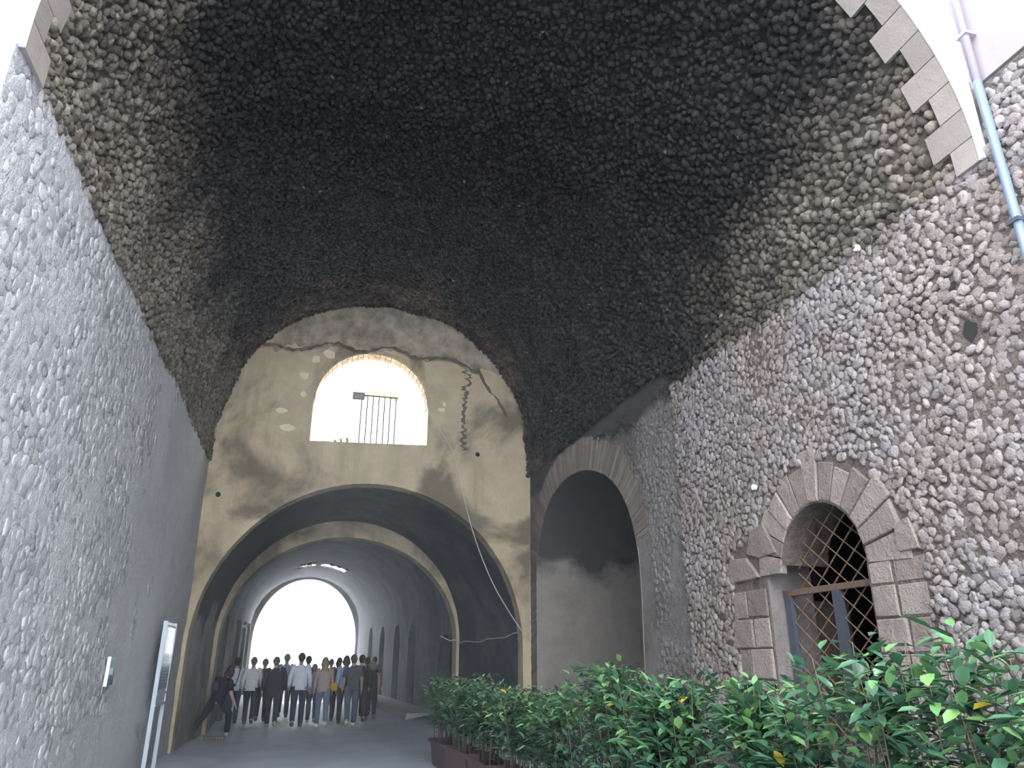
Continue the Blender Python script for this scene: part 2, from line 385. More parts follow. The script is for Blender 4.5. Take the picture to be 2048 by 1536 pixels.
# low bumps on the plastered far part
g=hexgrid(9.15,16.5,.2,5.5,.10,.35)
dr=[(a,b) for a,b in door]; cen=(13.4,2.0); big=[(cen[0]+(a-cen[0])*1.16,cen[1]+(b-cen[1])*1.18) for a,b in door]
g=g[~inpoly(g,big+[(10.2,-1)])]; g=g[vnoise(g[:,0],g[:,1],5,.5)>.38]
n=len(g); P=np.stack([np.full(n,XR+.05),g[:,0],g[:,1]],1)
stones(P,t((0,1,0)),t((0,0,1)),t((-1,0,0)),.05,.018,M['plaster_r'],wr,tilt=.2,name='pebble',limit=60,stuffname='plaster_lumps')
# thin brick ring round the arched doorway
b=MB(); T=[]; pl=door[1:-1]; seg=[]
L=[0]
for i in range(1,len(pl)): L.append(L[-1]+math.dist(pl[i],pl[i-1]))
nb=120
def along(s):
    for i in range(1,len(L)):
        if s<=L[i] or i==len(L)-1:
            f=(s-L[i-1])/(L[i]-L[i-1]); return (pl[i-1][0]+(pl[i][0]-pl[i-1][0])*f,pl[i-1][1]+(pl[i][1]-pl[i-1][1])*f)
tones=[]
for i in range(nb):
    s0=.6+(L[-1]-3.9)*i/nb; s1=s0+(L[-1]-3.9)/nb*.9; a=along(s0); c=along(s1)
    ln=.58+.07*random.random(); pr=random.uniform(.004,.016)
    def o(p): 
        d=Vector((p[0]-13.4,p[1]-2.9)).normalized(); return (p[0]+d.x*ln,p[1]+d.y*ln)
    oa,oc=o(a),o(c); x1=XR+.06; x0=XR+.05-pr
    b.add([(x0,*a),(x0,*c),(x0,*oc),(x0,*oa),(x1,*a),(x1,*c),(x1,*oc),(x1,*oa)],[(0,1,2,3),(0,4,5,1),(1,5,6,2),(2,6,7,3),(3,7,4,0)]); tones+= [random.random()]*8
o=b.build('brick_ring',M['brick_r'],wr); o['kind']='stuff'
at=o.data.attributes.new('tone','FLOAT','POINT'); at.data.foreach_set('value',tones)
# passage behind the doorway
V=[];Fq=[]; xs=[XR+.045,7,9,15]
for xx in xs:
    for a,c in door: V.append((xx,13.4+(a-13.4)*.994,2.0+(c-2.0)*.994))
nd=len(door)
for i in range(len(xs)-1):
    for k in range(nd-1): Fq.append((i*nd+k,i*nd+k+1,(i+1)*nd+k+1,(i+1)*nd+k))
Fq.append(tuple((len(xs)-1)*nd+k for k in range(nd)))
mobj('side_passage',V,Fq,grain('side_passage_plaster',(.36,.315,.27),(.27,.235,.205),1.6,.95,25,.02,soot_shade_z=(3.0,4.6)),wr)  # upper part coloured darker to stand in for shade deep in the passage

# window stonework: voussoirs and side blocks
def set_tone(o,v):
    at=o.data.attributes.new('tone','FLOAT','POINT'); at.data.foreach_set('value',[v]*len(o.data.vertices))
def block(pts,x0,x1,name,mat,parent,bev=.012):
    """slab from a 2D (y,z) polygon with a chamfered front"""
    c=Vector((sum(p[0] for p in pts)/len(pts),sum(p[1] for p in pts)/len(pts)))
    sh=lambda p,d:(p[0]+(c.x-p[0])*d,p[1]+(c.y-p[1])*d)
    n=len(pts); v=[(x1,*p) for p in pts]+[(x0+bev,*p) for p in pts]+[(x0,*sh(p,.08)) for p in pts]
    f=[(k,(k+1)%n,n+(k+1)%n,n+k) for k in range(n)]+[(n+k,n+(k+1)%n,2*n+(k+1)%n,2*n+k) for k in range(n)]+[tuple(range(2*n,3*n))]
    o=mobj(name,v,f,mat,parent); set_tone(o,random.random()); return o
bc=(6.34,2.47)
na=13; 
for i in range(na):
    a0=-.05+(PI+.05)*i/na; a1=-.05+(PI+.05)*(i+.93)/na
    r0=.645; r1=random.uniform(.97,1.22) 
    P4=[(bc[0]-r0*math.cos(a0),bc[1]+r0*math.sin(a0)),(bc[0]-r1*math.cos(a0),bc[1]+r1*math.sin(a0)),(bc[0]-r1*math.cos(a1),bc[1]+r1*math.sin(a1)),(bc[0]-r0*math.cos(a1),bc[1]+r0*math.sin(a1))]
    if i==na-1 or i==na-2: P4=[(max(p[0],6.9) if False else p[0],p[1]) for p in P4]
    block(P4,XR-random.uniform(.006,.028),XR+.05,'voussoir',M['block'],wr)
for side in (0,1):
    z=.62
    while z<2.4:
        h=random.uniform(.2,.32); 
        if z+h>2.45: h=2.45-z
        if h<.08: break
        ys=[5.02+random.uniform(-.05,.08),5.38+random.uniform(-.08,.08),5.71] if side==0 else [7.31,7.68+random.uniform(-.08,.08),8.03+random.uniform(-.06,.06)]
        for k in range(2):
            block([(ys[k]+.008,z),(ys[k+1]-.008,z+random.uniform(-.005,.01)),(ys[k+1]-.012,z+h-.016),(ys[k]+.012,z+h-.014)],XR-random.uniform(.004,.024),XR+.05,'stone_block',M['block'],wr)
        z+=h
# blocks bridging beside the arch haunches
for q in ([(7.02,2.7),(7.35,2.68),(7.6,2.75),(7.5,3.0),(7.22,3.05)],[(7.38,2.48),(8.0,2.47),(7.98,2.74),(7.62,2.72)],[(5.05,2.48),(5.28,2.48),(5.30,2.72),(5.12,2.75)]):
    block(q,XR-.03,XR+.05,'stone_block',M['block'],wr)
# plastered jamb and dark room behind the grille
b=MB(); b.box((XR+.01,7.285,.9),(XR+.55,7.36,2.68)); b.build('plaster_jamb',M['stone_r'],wr)
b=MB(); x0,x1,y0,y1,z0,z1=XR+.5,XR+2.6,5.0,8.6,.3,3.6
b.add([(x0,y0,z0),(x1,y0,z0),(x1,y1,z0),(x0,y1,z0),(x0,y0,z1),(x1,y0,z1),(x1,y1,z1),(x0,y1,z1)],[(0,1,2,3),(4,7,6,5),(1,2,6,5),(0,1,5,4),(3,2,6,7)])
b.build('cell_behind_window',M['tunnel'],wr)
b=MB(); b.box((XR+.75,7.55,.3),(XR+1.2,7.95,2.25)); b.build('inner_brick_pier',M['brick_r'],wr)

# ---- left wall
NY,NZ=120,60
V=[];YS=np.linspace(4.75,YE+.1,NY);ZS=np.linspace(-.05,5.78,NZ)
for zz in ZS:
    dx=(vnoise(YS,zz,2,1.5)-.5)*.07+(vnoise(YS,zz,4,.4)-.5)*.02
    V+= [(XL-.0+d*min(1,(y-4.75)/.4),y,zz) for y,d in zip(YS,dx)]
Fq=[(j*NY+i,j*NY+i+1,(j+1)*NY+i+1,(j+1)*NY+i) for j in range(NZ-1) for i in range(NY-1)]
wl=mobj('wall_left',V,Fq,M['mortar_l'],None,True); tag(wl,'worn grey stone and plaster side wall left of the passage',kind='structure')
g=hexgrid(4.8,13.5,0.02,5.68,.125,.3)
# stones fade out into flat plaster toward the end wall
thr=np.clip((g[:,0]-8.2)/5.0,0,1)*.75+.12+np.where(g[:,1]<1.0,.22,0)
g=g[(vnoise(g[:,0],g[:,1],9,.7)*.6+vnoise(g[:,0],g[:,1],9,.2)*.4)>thr]
n=len(g); P=np.stack([XL+(vnoise(g[:,0],g[:,1],2,1.5)-.5)*.07-.004,g[:,0],g[:,1]],1)
stones(P,t((0,1,0)),t((0,0,1)),t((1,0,0)),.070,.0115,M['stone_l'],wl,tilt=.16,asp=(.8,1.35))

# ---- front (facade) wall with arch ring
def fr(x,z): return (x,yfront(x),z)
arcp=[]
for s in np.linspace(0,STOT,70):
    x,z,c_,s_=vprof(s); arcp.append((float(x-.05*c_),float(z-.05*s_)))
out=[(XR,5.28)]+arcp+[(XL,5.66),(XL,-.05),(-9,-.05),(-9,12),(XR,12)]
bm=prism(out,[],fr,(0,1,0),.035)
wf=bmobj('wall_front',bm,M['white_plaster']); tag(wf,'white plastered front wall around the mouth of the great arch',kind='structure')
# rubble on the left jamb front
g=hexgrid(-4.5,XL-.02,.0,5.6,.10,.3); n=len(g); yy=yfront(g[:,0]); P=np.stack([g[:,0],yy-.0,g[:,1]],1)
stones(P,t((1,-.155,0)),t((0,0,1)),t((0,-1,0)),.055,.03,M['stone_l'],wf,tilt=.2,limit=80)
# ring voussoirs, long and short alternately
ss=0.0; k=0; step=(STOT)/42
while k<42:
    s0=ss+.004; s1=ss+step-.004; dep=.44 if k%2 else .27
    V=[]
    for yo in (.036,dep):
        for ri in (-.045,.16):
            for s in (s0,(s0+s1)/2,s1):
                x,z,c,sn=vprof(s); x=float(x); z=float(z)
                V.append((x+c*ri,yfront(x)+yo,z+sn*ri))
    f=[(0,1,4,3),(1,2,5,4),(6,9,10,7),(7,10,11,8),(0,6,7,1),(1,7,8,2),(0,3,9,6),(2,8,11,5),(3,4,10,9),(4,5,11,10)]
    o=mobj('voussoir',V,f,M['travertine'],wf); set_tone(o,random.uniform(.35,.75)); ss+=step; k+=1
# building above, right
b=MB(); b.box((XR,-4,5.93),(XR+5,yfront(XR)-.012,13)); o=b.build('wall_upper',M['pink']); tag(o,'pale pink rendered house wall standing on the rubble wall, top right',kind='structure')

b=MB(); b.box((-8.2,-16,0),(-7.2,5.35,10.5)); o=b.build('wall_sky_block',M['pink']); tag(o,'added unseen wall left before the arch, blocking sky light',kind='structure')  # unseen wall added to cut sky light on the right wall and ring
# ---- end wall
la=[(1.2+3.45*math.cos(a),1.9+3.45*math.sin(a)) for a in np.linspace(0,PI,40)]
wn=[(-.29,6.25),(-.29,7.2)]+[(1.03-1.32*math.cos(a),7.22+1.30*math.sin(a)) for a in np.linspace(.05,PI-.05,22)]+[(2.35,7.2),(2.35,6.33)]
prof=[]
for a in np.linspace(0,PI,40): prof.append((CX+(R+.25)*math.cos(a),CZ+(R+.25)*math.sin(a)))
out=[(4.65,-.05)]+la+[(-2.25,-.05),(XL-.25,-.05),(XL-.25,6.0)]+prof[::-1]+[(XR+.3,6.0),(XR+.3,-.05)]
bm=prism(out,[wn],lambda a,c:(a,YE,c),(0,1,0),.45)
we=bmobj('wall_end',bm,M['endwall']); tag(we,'stained ochre plaster end wall with a high arched window above the tunnel mouth',kind='structure')
# thick old plaster band under the vault, ragged lower lip
V=[];Fq=[]; nb=60
for i,a in enumerate(np.linspace(.70,PI-.80,nb)):
    xo,zo=CX+(R+.1)*math.cos(a),CZ+(R+.1)*math.sin(a)
    zl=8.58+.09*math.sin(i*.5)+random.uniform(-.05,.05)-.18*((xo-1)/2.2)**2
    zl=min(zl,zo-.05)
    V+=[(xo,YE-.10-random.uniform(0,.03),zo),(xo,YE-.13-random.uniform(0,.04),(zo+zl)/2+.05),(xo,YE-.11,zl+.03),(xo,YE+.01,zl)]
for i in range(nb-1):
    for k in range(3): Fq.append((i*4+k,i*4+k+1,i*4+4+k+1,i*4+4+k))
mobj('plaster_band',V,Fq,M['band'],we,True)
# broken plaster patches: thin flakes standing proud
def flake(x,z,rx,rz,mat,n=9,pr=.02,name='plaster_patch'):
    a=[2*PI*k/n for k in range(n)]; r=[random.uniform(.7,1.15) for _ in a]
    v=[(x+rx*q*math.cos(t_),YE-pr,z+rz*q*math.sin(t_)) for t_,q in zip(a,r)]+[(x+rx*q*1.08*math.cos(t_),YE+.004,z+rz*q*1.08*math.sin(t_)) for t_,q in zip(a,r)]
    mobj(name,v,[tuple(range(n))]+[(k,(k+1)%n,n+(k+1)%n,n+k) for k in range(n)],mat,we)
pale=grain('pale_plaster_patch',(.88,.76,.54),(.78,.67,.48),6,.95,40,.004)
dark=grain('broken_plaster_lip_shadow',(.20,.165,.125),(.14,.115,.09),9,.95,25,.03)
for x,z,rx,rz in ((-.55,7.78,.12,.09),(-.32,8.22,.10,.10),(-.02,8.36,.15,.12),(-.52,7.32,.07,.08),(2.66,7.22,.10,.07),(2.72,7.36,.05,.06),(-.95,6.9,.14,.07),(-.8,6.5,.18,.1)): flake(x,z,rx,rz,pale)
# crack: irregular string of dark hollows right of the window
def strip(path,wd,mat,name,y=YE-.004,horiz=False):
    V=[]
    for (x,z) in path:
        a=random.uniform(*wd); b_=random.uniform(*wd)
        V+= [(x,y,z-a),(x,y,z+b_)] if horiz else [(x-a,y,z),(x+b_,y,z)]
    mobj(name,V,[(2*i,2*i+1,2*i+3,2*i+2) for i in range(len(path)-1)],mat,we)
strip([(3.22+random.uniform(-.05,.05)+(.10 if 6<i<16 else 0),8.45-i*.037) for i in range(60)],(.0,.085),dark,'broken_plaster')
strip([(-1.75+i*.1,8.56+.09*math.sin(i*.45)+random.uniform(-.03,.03)-.18*((-1.75+i*.1-1)/2.2)**2) for i in range(54)],(.01,.05),dark,'crack_and_lip_shadow',YE-.135,True)  # dark strip painting the shadow below the band's lower lip
strip([(3.55+i*.08,8.3-i*.12+random.uniform(-.05,.05)) for i in range(10)],(.01,.06),dark,'crack_and_lip_shadow')
for x,z,r in ((3.56,6.19,.055),(-2.05,4.93,.055),(2.35,8.5,.04)):
    v=[(x+r*math.cos(2*PI*k/12),YE-.004,z+r*math.sin(2*PI*k/12)) for k in range(12)]+[(x+r*.8*math.cos(2*PI*k/12),YE-.001,z+r*.8*math.sin(2*PI*k/12)) for k in range(12)]
    mobj('drain_hole',v,[tuple(range(12))],M['black'],we)
# brick arch inside the window reveal
nb=30
for row in range(2):
    for i in range(nb):
        a0=.02+(PI-.04)*(i+.5*row*0)/nb; a1=a0+(PI-.04)/nb*.86; y0=YE+.02+row*.215; y1=y0+.195; V=[]
        for yy in (y0,y1):
            for rr in (-.025,.03):
                for a in (a0,a1): V.append((1.03-(1.32+rr)*math.cos(a),yy,7.22+(1.30+rr)*math.sin(a)))
        o=mobj('brick',V,[(0,1,5,4),(0,2,3,1),(4,5,7,6),(0,4,6,2),(1,3,7,5)],M['brick'],we); set_tone(o,random.random())

# ---- lower tunnel, first barrel and diaphragm
def loft(sections,mat,name,parent,smooth=True):
    n=len(sections[0]); V=[p for s in sections for p in s]
    Fq=[(j*n+i,j*n+i+1,(j+1)*n+i+1,(j+1)*n+i) for j in range(len(sections)-1) for i in range(n-1)]
    return mobj(name,V,Fq,mat,parent,smooth)
def archsec(y,c,ra,rb,zc,n=36,zb=-.05,wob=0):
    s=[(c+ra,y,zb),(c+ra,y,zc*.5)]+[(c+(ra+random.uniform(-wob,wob))*math.cos(a),y,zc+(rb+random.uniform(-wob,wob))*math.sin(a)) for a in np.linspace(0,PI,n)]+[(c-ra,y,zc*.5),(c-ra,y,zb)]
    return s
secs=[archsec(y,1.2-.28*t_,3.45-.35*t_,3.45-.35*t_,1.9+.2*t_,wob=.008) for t_,y in ((u,YE+.4+(20.75-YE-.4)*u) for u in np.linspace(0,1,14))]
# side plaster of first barrel is lighter than its sooty crown
tn=loft([s[7:23] for s in secs],M['tunnel'],'tunnel_vault',None); tag(tn,'smoke-blackened barrel vault just inside the lower tunnel mouth',kind='structure')
loft([s[:8] for s in secs],M['tunnel'],'side_wall_right',tn)
loft([s[22:] for s in secs],grain('tunnel_left_plaster',(.44,.40,.36),(.35,.31,.28),1.6,.95,25,.02,(.26,.24,.21),.7,soot_shade_z=(1.9,3.4)),'side_wall_left',tn)
la2=[(.93+3.02*math.cos(a),2.1+2.66*math.sin(a)) for a in np.linspace(0,PI,40)]
out=[(3.95,-.05)]+la2+[(-2.09,-.05),(-3.2,-.05),(-3.2,6.1),(5.2,6.1),(5.2,-.05)]
bm=prism(out,[],lambda a,c:(a,20.7,c),(0,1,0),.6)
wd=bmobj('wall_inner',bm,M['endwall']); tag(wd,'second inner arch wall inside the tunnel with a pale flaking plaster ring',kind='structure')
# ---- inner long tunnel
def insec(y):
    t_=(y-21.3)/(48-21.3); xr=4.25-1.15*t_; xl=-2.12-1.0*t_; cr=5.6+.8*t_; zc=cr-(xr-xl)/2*.93
    c=(xr+xl)/2; ra=(xr-xl)/2; rb=cr-zc
    return xr,xl,c,ra,rb,zc
secsV=[]; ys=np.linspace(21.2,48,40)
for y in ys:
    xr,xl,c,ra,rb,zc=insec(y)
    secsV.append([(c+(ra+random.uniform(-.02,.02))*math.cos(a),y,zc+(rb+random.uniform(-.02,.02))*math.sin(a)) for a in np.linspace(0,PI,40)])
V=[p for s in secsV for p in s]; Fq=[]
for j in range(39):
    for i in range(39):
        ym=(ys[j]+ys[j+1])/2
        am=(i+.5)/39
        if 38.2<ym<40.0 and (.35<am<.485 or .525<am<.60) : continue     # the hole broken through the crown
        Fq.append((j*40+i,j*40+i+1,(j+1)*40+i+1,(j+1)*40+i))
it=mobj('ceiling_inner',V,Fq,M['tunnel2'],None,True); tag(it,'long inner tunnel vault with a ragged skylight hole in its crown',kind='structure')
for k_ in range(26):
    am=random.choice((random.uniform(.35,.485),random.uniform(.525,.60))); y_=random.choice((37.9,40.1)) if k_%3 else random.uniform(38,40)
    xr,xl,c,ra,rb,zc=insec(y_); a_=am*PI; tv,tf=TPL[k_%8]; sz=random.uniform(.06,.12); cx_,cz_=c+ra*math.cos(a_),zc+rb*math.sin(a_)
    o=mobj('broken_stone',[(cx_+v[0]*sz*1.4,y_+random.uniform(-.03,.03)+v[1]*sz*1.6,cz_-v[2]*sz*.7) for v in tv],tf,M['block'],it)
    set_tone(o,random.random())
# side walls of inner tunnel, with niches and doorway
def sidewall(side,holes,mat):
    def to3(y,z): 
        xr,xl,*_=insec(y); return ((xr if side>0 else xl),y,z)
    zt=[(y,insec(y)[5]+.02) for y in np.linspace(48,21.2,12)]
    out=[(21.2,-.05),(48,-.05)]+zt
    bm=prism(out,holes,to3,(side,0,0),.4); return bm
def nich(y0,y1,zt):
    r=(y1-y0)/2; c=(y0+y1)/2
    return [(y0,.02),(y1,.02),(y1,zt-r)]+[(c+r*math.cos(a),zt-r+r*math.sin(a)) for a in np.linspace(.2,PI-.2,7)]+[(y0,zt-r)]
rh=[nich(22.6,24.6,2.4),nich(28.6,30.2,3.0),nich(32.2,33.8,3.1),nich(36.6,38.2,3.2),nich(41,42.6,3.3)]
lh=[nich(26.0,28.4,3.05),nich(33,35,3.0)]
bmobj('side_wall_right',sidewall(1,rh,M['tunnel2']),M['tunnel2'],it)
bmobj('side_wall_left',sidewall(-1,lh,M['tunnel2']),M['tunnel_side'],it)
for hs,sd in ((rh,1),(lh,-1)):
    for h_ in hs:
        y0=min(p[0] for p in h_)-.2; y1=max(p[0] for p in h_)+.2; xr,xl,*_=insec((y0+y1)/2); X=xr+.32 if sd>0 else xl-.32
        b=MB(); b.box((min(X,X+sd*.2),y0,0),(max(X,X+sd*.2),y1,3.5)); b.build('niche_back' if sd>0 else 'wooden_door',M['black'] if sd>0 else M['door'],it)
for y in (25,31,37,43):      # pilasters on the left and arched ribs
    xr,xl,c,ra,rb,zc=insec(y)
    for sd,xx in ((-1,xl),):
        b=MB(); b.box((xx-.05,y-.25,0),(xx+.14,y+.25,zc+.1)); b.build('pilaster',M['tunnel_side'],it)
bm=prism([(-4.2,-.05),(-4.2,8),(4.2,8),(4.2,-.05),(2.98,-.05)]+[(0+2.98*math.cos(a),2.75+3.55*math.sin(a)) for a in np.linspace(0,PI,30)]+[(-2.98,-.05)],[],lambda a,c:(a,48,c),(0,1,0),.5)
o=bmobj('wall_far',bm,M['tunnel_side']); tag(o,'far end wall of the tunnel around its glaring daylight opening',kind='structure')
# raised pavement along the right of the tunnel
b=MB()
V=[];Fq=[]
for y in np.linspace(24,48,20):
    xr=insec(y)[0]; V+=[(xr-1.05,y,-.02),(xr-1.0,y,.16),(xr+.02,y,.17)]
for j in range(19): Fq+=[(j*3,j*3+1,j*3+4,j*3+3),(j*3+1,j*3+2,j*3+5,j*3+4)]
Fq.append((0,2,1))
o=mobj('pavement',V,Fq,M['pave']); tag(o,'raised pale pavement along the right side of the tunnel',kind='structure')
# terrace above the lower tunnel, seen through the high window
b=MB(); b.box((-5,YE+.45,6.02),(8,31,6.24)); o=b.build('terrace_floor',M['terr']); tag(o,'sunlit terrace floor behind the high arched window',kind='structure')
ar=[]
def archpoly(c,r): return [(c-r,6.3),(c-r,8.3)]+[(c-r*math.cos(a),8.3+r*1.0*math.sin(a)) for a in np.linspace(.05,PI-.05,16)]+[(c+r,8.3),(c+r,6.3)]
bm=prism([(-4,6.24),(-4,11.2),(7,11.2),(7,6.24)],[archpoly(-1.0,.95),archpoly(1.62,1.38),archpoly(4.4,1.05)],lambda a,c:(a,22.5,c),(0,1,0),.5)
o=bmobj('wall_courtyard',bm,M['olive']); tag(o,'bleached courtyard arcade far behind the high window',kind='structure')

# ================================================================== THINGS
# ---- grille of the barred window
gr=empty('window_grille',(XR+.2,6.45,.9)); tag(gr,'rusty diamond-lattice iron grille with dark blue-grey posts in the small arched window','window grille')
def loc(o): 
    o.location=-Vector(gr.location); return o
GX=XR+.2
y0,y1=5.72,7.28
def inside(y,z):
    if z<=2.3: return y0<y<y1 and z>.9
    return (y-6.34)**2+(z-2.47)**2<.66**2 or (z<2.66 and 6.3<y<7.0 and z>2.3)
# diagonal bars clipped to the opening
for sgn in (1,-1):
    for k in range(-16,26):
        c=k*.265
        pts=[]
        for u in np.linspace(.9,3.15,120):
            y=y0+c+sgn*(u-.9)*1.3 if sgn>0 else y1-c-(u-.9)*1.3
            if inside(y,u): pts.append((GX+(.0 if sgn>0 else .016),y,u))
        if len(pts)>4:
            b=MB(); b.tube([pts[0],pts[-1]],(.0085 if sgn<0 else .0065),5); loc(b.build('lattice_bar',M['rust'],gr))
b=MB(); b.box((GX-.03,y0,2.27),(GX+.03,y1,2.33)); loc(b.build('transom',M['rust_dark'],gr))
b=MB(); b.box((GX-.035,6.36,.85),(GX+.02,6.47,2.27)); loc(b.build('centre_post',M['metal_blue'],gr))
b=MB(); b.box((GX-.035,7.15,.85),(GX+.02,7.25,2.27)); loc(b.build('side_post',M['metal_blue'],gr))
b=MB(); b.box((GX-.035,5.72,.85),(GX+.02,5.79,2.27)); loc(b.build('side_post',M['metal_blue'],gr))
# ---- drainpipe
dp=empty('drainpipe',(XR-.06,3.5,0)); tag(dp,'thin drainpipe down the right wall corner, pale blue below and pink above','pipe')
def under(o,p): o.location=-Vector(p.location); return o
b=MB(); b.tube([(XR-.07,3.46,0.0),(XR-.07,3.5,3),(XR-.07,3.53,5.9)],.033,10); o=under(b.build('lower_pipe',M['pvc_blue'],dp,True),dp); o['label']='pale blue lower length'
b=MB(); b.tube([(XR-.07,3.53,5.9),(XR-.07,3.53,11)],.033,10); o=under(b.build('upper_pipe',M['pvc_pink'],dp,True),dp); o['label']='pink painted upper length'
for z in (3.4,4.6,6.35,7.0,8.3):
    b=MB(); b.box((XR-.112,3.48,z),(XR,3.58,z+.03)); under(b.build('pipe_bracket',M['metal_blue'] if z<5.9 else M['pvc_pink'],dp),dp)
# ---- cable on the end wall and into the tunnel
def pchain(ps,r,n=5,seg=5):
    out=[]
    for i in range(len(ps)-1):
        a,b_=Vector(ps[i]),Vector(ps[i+1])
        for k in range(seg): out.append(a.lerp(b_,k/seg))
    out.append(Vector(ps[-1])); mb=MB(); mb.tube(out,r,n); return mb
pc=[(2.38,YE-.03,7.15),(2.62,YE-.03,6.75),(3.0,YE-.03,6.18),(3.13,YE-.03,5.6),(3.45,YE-.02,4.4),(3.9,YE-.03,3.3),(4.35,YE-.03,2.6),(4.62,YE-.03,2.24)]
for _ in range(2): pc=[Vector(pc[0])]+[v for a,b_ in zip(pc,pc[1:]) for v in (Vector(a).lerp(Vector(b_),.25),Vector(a).lerp(Vector(b_),.75))]+[Vector(pc[-1])]
o=pchain(pc,.012).build('cable',M['cable'],None,True); tag(o,'thin white cable hanging slantwise down the ochre end wall','cable')
pc=[]
for i,tt in enumerate(np.linspace(0,1,14)):
    y=YE+.02+tt*6.5 if tt<.62 else YE+.02+tt*6.5
    y=min(y,20.6); t2=(y-YE-.4)/(20.75-YE-.4); x=1.2-.28*t2+3.45-.35*t2-.04
    if i>9: x-= (i-9)*.13
    pc.append((x,y+.1*(i==0),2.22-.14*math.sin(tt*PI)+.03*math.sin(i*2.1)))
o=pchain(pc,.013,5,2).build('electric_wire',M['cable'],None,True); tag(o,'sagging grey wire running into the dark tunnel right of the arch','wire')
# ---- round discs on the right wall
for y,z,r,lb in ((5.1,5.31,.032,'small white round disc fixed high on the rubble wall below the vault'),(7.26,3.46,.032,'small pale round disc on the wall left above the barred window')):
    b=MB(); b.tube([(XR-.06,y,z),(XR-.02,y,z)],[r,r],14); o=b.build('wall_disc',M['white'],None); tag(o,lb,'disc')
# ---- information board by the left wall
ib=empty('information_board',(XL+.14,13.9,0)); tag(ib,'tall grey metal-framed information board on two posts against the left wall','notice board')
yb0,yb1=13.4,14.3; xb=XL+.16
for yy in (yb0,yb1):
    b=MB(); b.box((xb-.03,yy-.035,0),(xb+.03,yy+.035,2.22)); under(b.build('post',M['alu'],ib),ib)
b=MB(); b.box((xb-.015,yb0+.03,.98),(xb+.015,yb1-.03,2.16)); under(b.build('backing',M['alu'],ib),ib)
b=MB(); b.box((xb+.016,yb0+.06,1.2),(xb+.024,yb1-.06,2.13)); under(b.build('sheet',M['panel'],ib),ib)
b=MB()
for k in range(9): b.box((xb+.0245,yb0+.14,1.30+k*.045),(xb+.026,yb1-.14-.1*((k*7)%3),1.315+k*.045))
o=under(b.build('print_lines',M['panel_text'],ib),ib)
for z in (.96,1.12,2.16):
    b=MB(); b.box((xb-.03,yb0,z),(xb+.035,yb1,z+.04)); under(b.build('rail',M['alu'],ib),ib)
# ---- teal plate
tp=empty('wall_plate',(XL+.03,10.75,1.5)); tag(tp,'small teal glass plaque fixed to the left wall before the board','plaque')
b=MB(); b.box((XL+.02,10.58,1.34),(XL+.045,10.92,1.66)); under(b.build('plate',M['teal'],tp),tp)
b=MB(); b.box((XL+.02,10.565,1.33),(XL+.06,10.58,1.67)); under(b.build('edge_strip',M['white'],tp),tp)
b=MB(); b.box((XL+.046,10.66,1.46),(XL+.048,10.84,1.54)); under(b.build('pale_print',M['white'],tp),tp)
# ---- little grate on the ground
gt=empty('floor_grate',(-1.72,18.95,0)); tag(gt,'small rusty barred grate on the ground at the foot of the left tunnel wall','grate')
for a,c in (((-1.93,18.85,0),(-1.50,18.89,.02)),((-1.93,18.85,.07),(-1.50,18.89,.09))):
    b=MB(); b.box(a,c); under(b.build('rail',M['rust_dark'],gt),gt)
for k in range(8):
    b=MB(); x=-1.92+k*.057; b.box((x,18.855,.02),(x+.018,18.885,.07)); under(b.build('bar',M['rust_dark'],gt),gt)
# ---- gate and notice behind the high window
fg=empty('railing_gate',(1.2,17.6,6.24)); tag(fg,'thin iron railing seen against the glare inside the high arched window','railing')
fm=plain('dark_iron_paint',(.03,.022,.012),.7)  # one even near-black paint
for z in (6.5,7.76):
    b=MB(); b.box((.62,17.59,z),(1.72,17.615,z+.03)); under(b.build('rail',fm,fg),fg)
for k in range(7):
    x=.82+k*.14; b=MB(); b.box((x,17.585,6.24),(x+.03,17.61,7.77)); under(b.build('railing_bar',fm,fg),fg)
nt=empty('notice_sign',(.755,17.56,7.73)); tag(nt,'small dark rectangular notice on the left end of the railing in the high window','sign')
b=MB(); b.box((.61,17.55,7.64),(.90,17.58,7.83)); under(b.build('plate',M['tag'],nt),nt)
b=MB(); b.box((.64,17.545,7.67),(.87,17.552,7.75)); under(b.build('pale_field',plain('notice_grey',(.13,.135,.15),.5),nt),nt)
for k,(x,a) in enumerate(((.30,.5),(.42,.25),(.55,.12))):
    b=MB(); mt=Matrix.Translation((x,16.85,6.28))@Matrix.Rotation(-a,4,'Y'); b.box((-.03,-.05,0),(.03,.05,.16-.03*(2-k)),mt)
    o=b.build('loose_brick',M['brick'],None); set_tone(o,.3); tag(o,['reddish loose brick lying lowest and leftmost on the high window sill','reddish loose brick leaning in the middle of three on the window sill','reddish loose brick standing nearest the railing on the window sill'][k],'brick','loose bricks on the high window sill')

# ---- planters and laurel shrubs
def lanc(tone,seed):
    r=random.Random(seed); Lh=1.0; c=r.uniform(.05,.22); w_=r.uniform(.40,.54)
    P=[(0,0,0),(.3,w_*.8,.05),(.3,0,-.02),(.3,-w_*.8,.05),(.65,w_*.75,-c*.4+.05),(.65,0,-c*.5),(.65,-w_*.75,-c*.4+.05),(1,0,-c)]
    P=[(x,y*.5,z) for x,y,z in P]
    f=[(0,2,1),(0,3,2),(1,2,5,4),(2,3,6,5),(4,5,7),(5,6,7)]
    return P,f
LT=[]
tones=[.1,.25,.4,.5,.55,.62,.7,.8,.9]
for k,tn_ in enumerate(tones):
    P,f=lanc(tn_,k); me=bpy.data.meshes.new('leaf'); me.from_pydata(P,[],f); me.polygons.foreach_set('use_smooth',[True]*len(f))
    at=me.attributes.new('tone','FLOAT','POINT'); at.data.foreach_set('value',[tn_]*len(P)); me.materials.append(M['leaf']); LT.append((me,P,f,tn_))
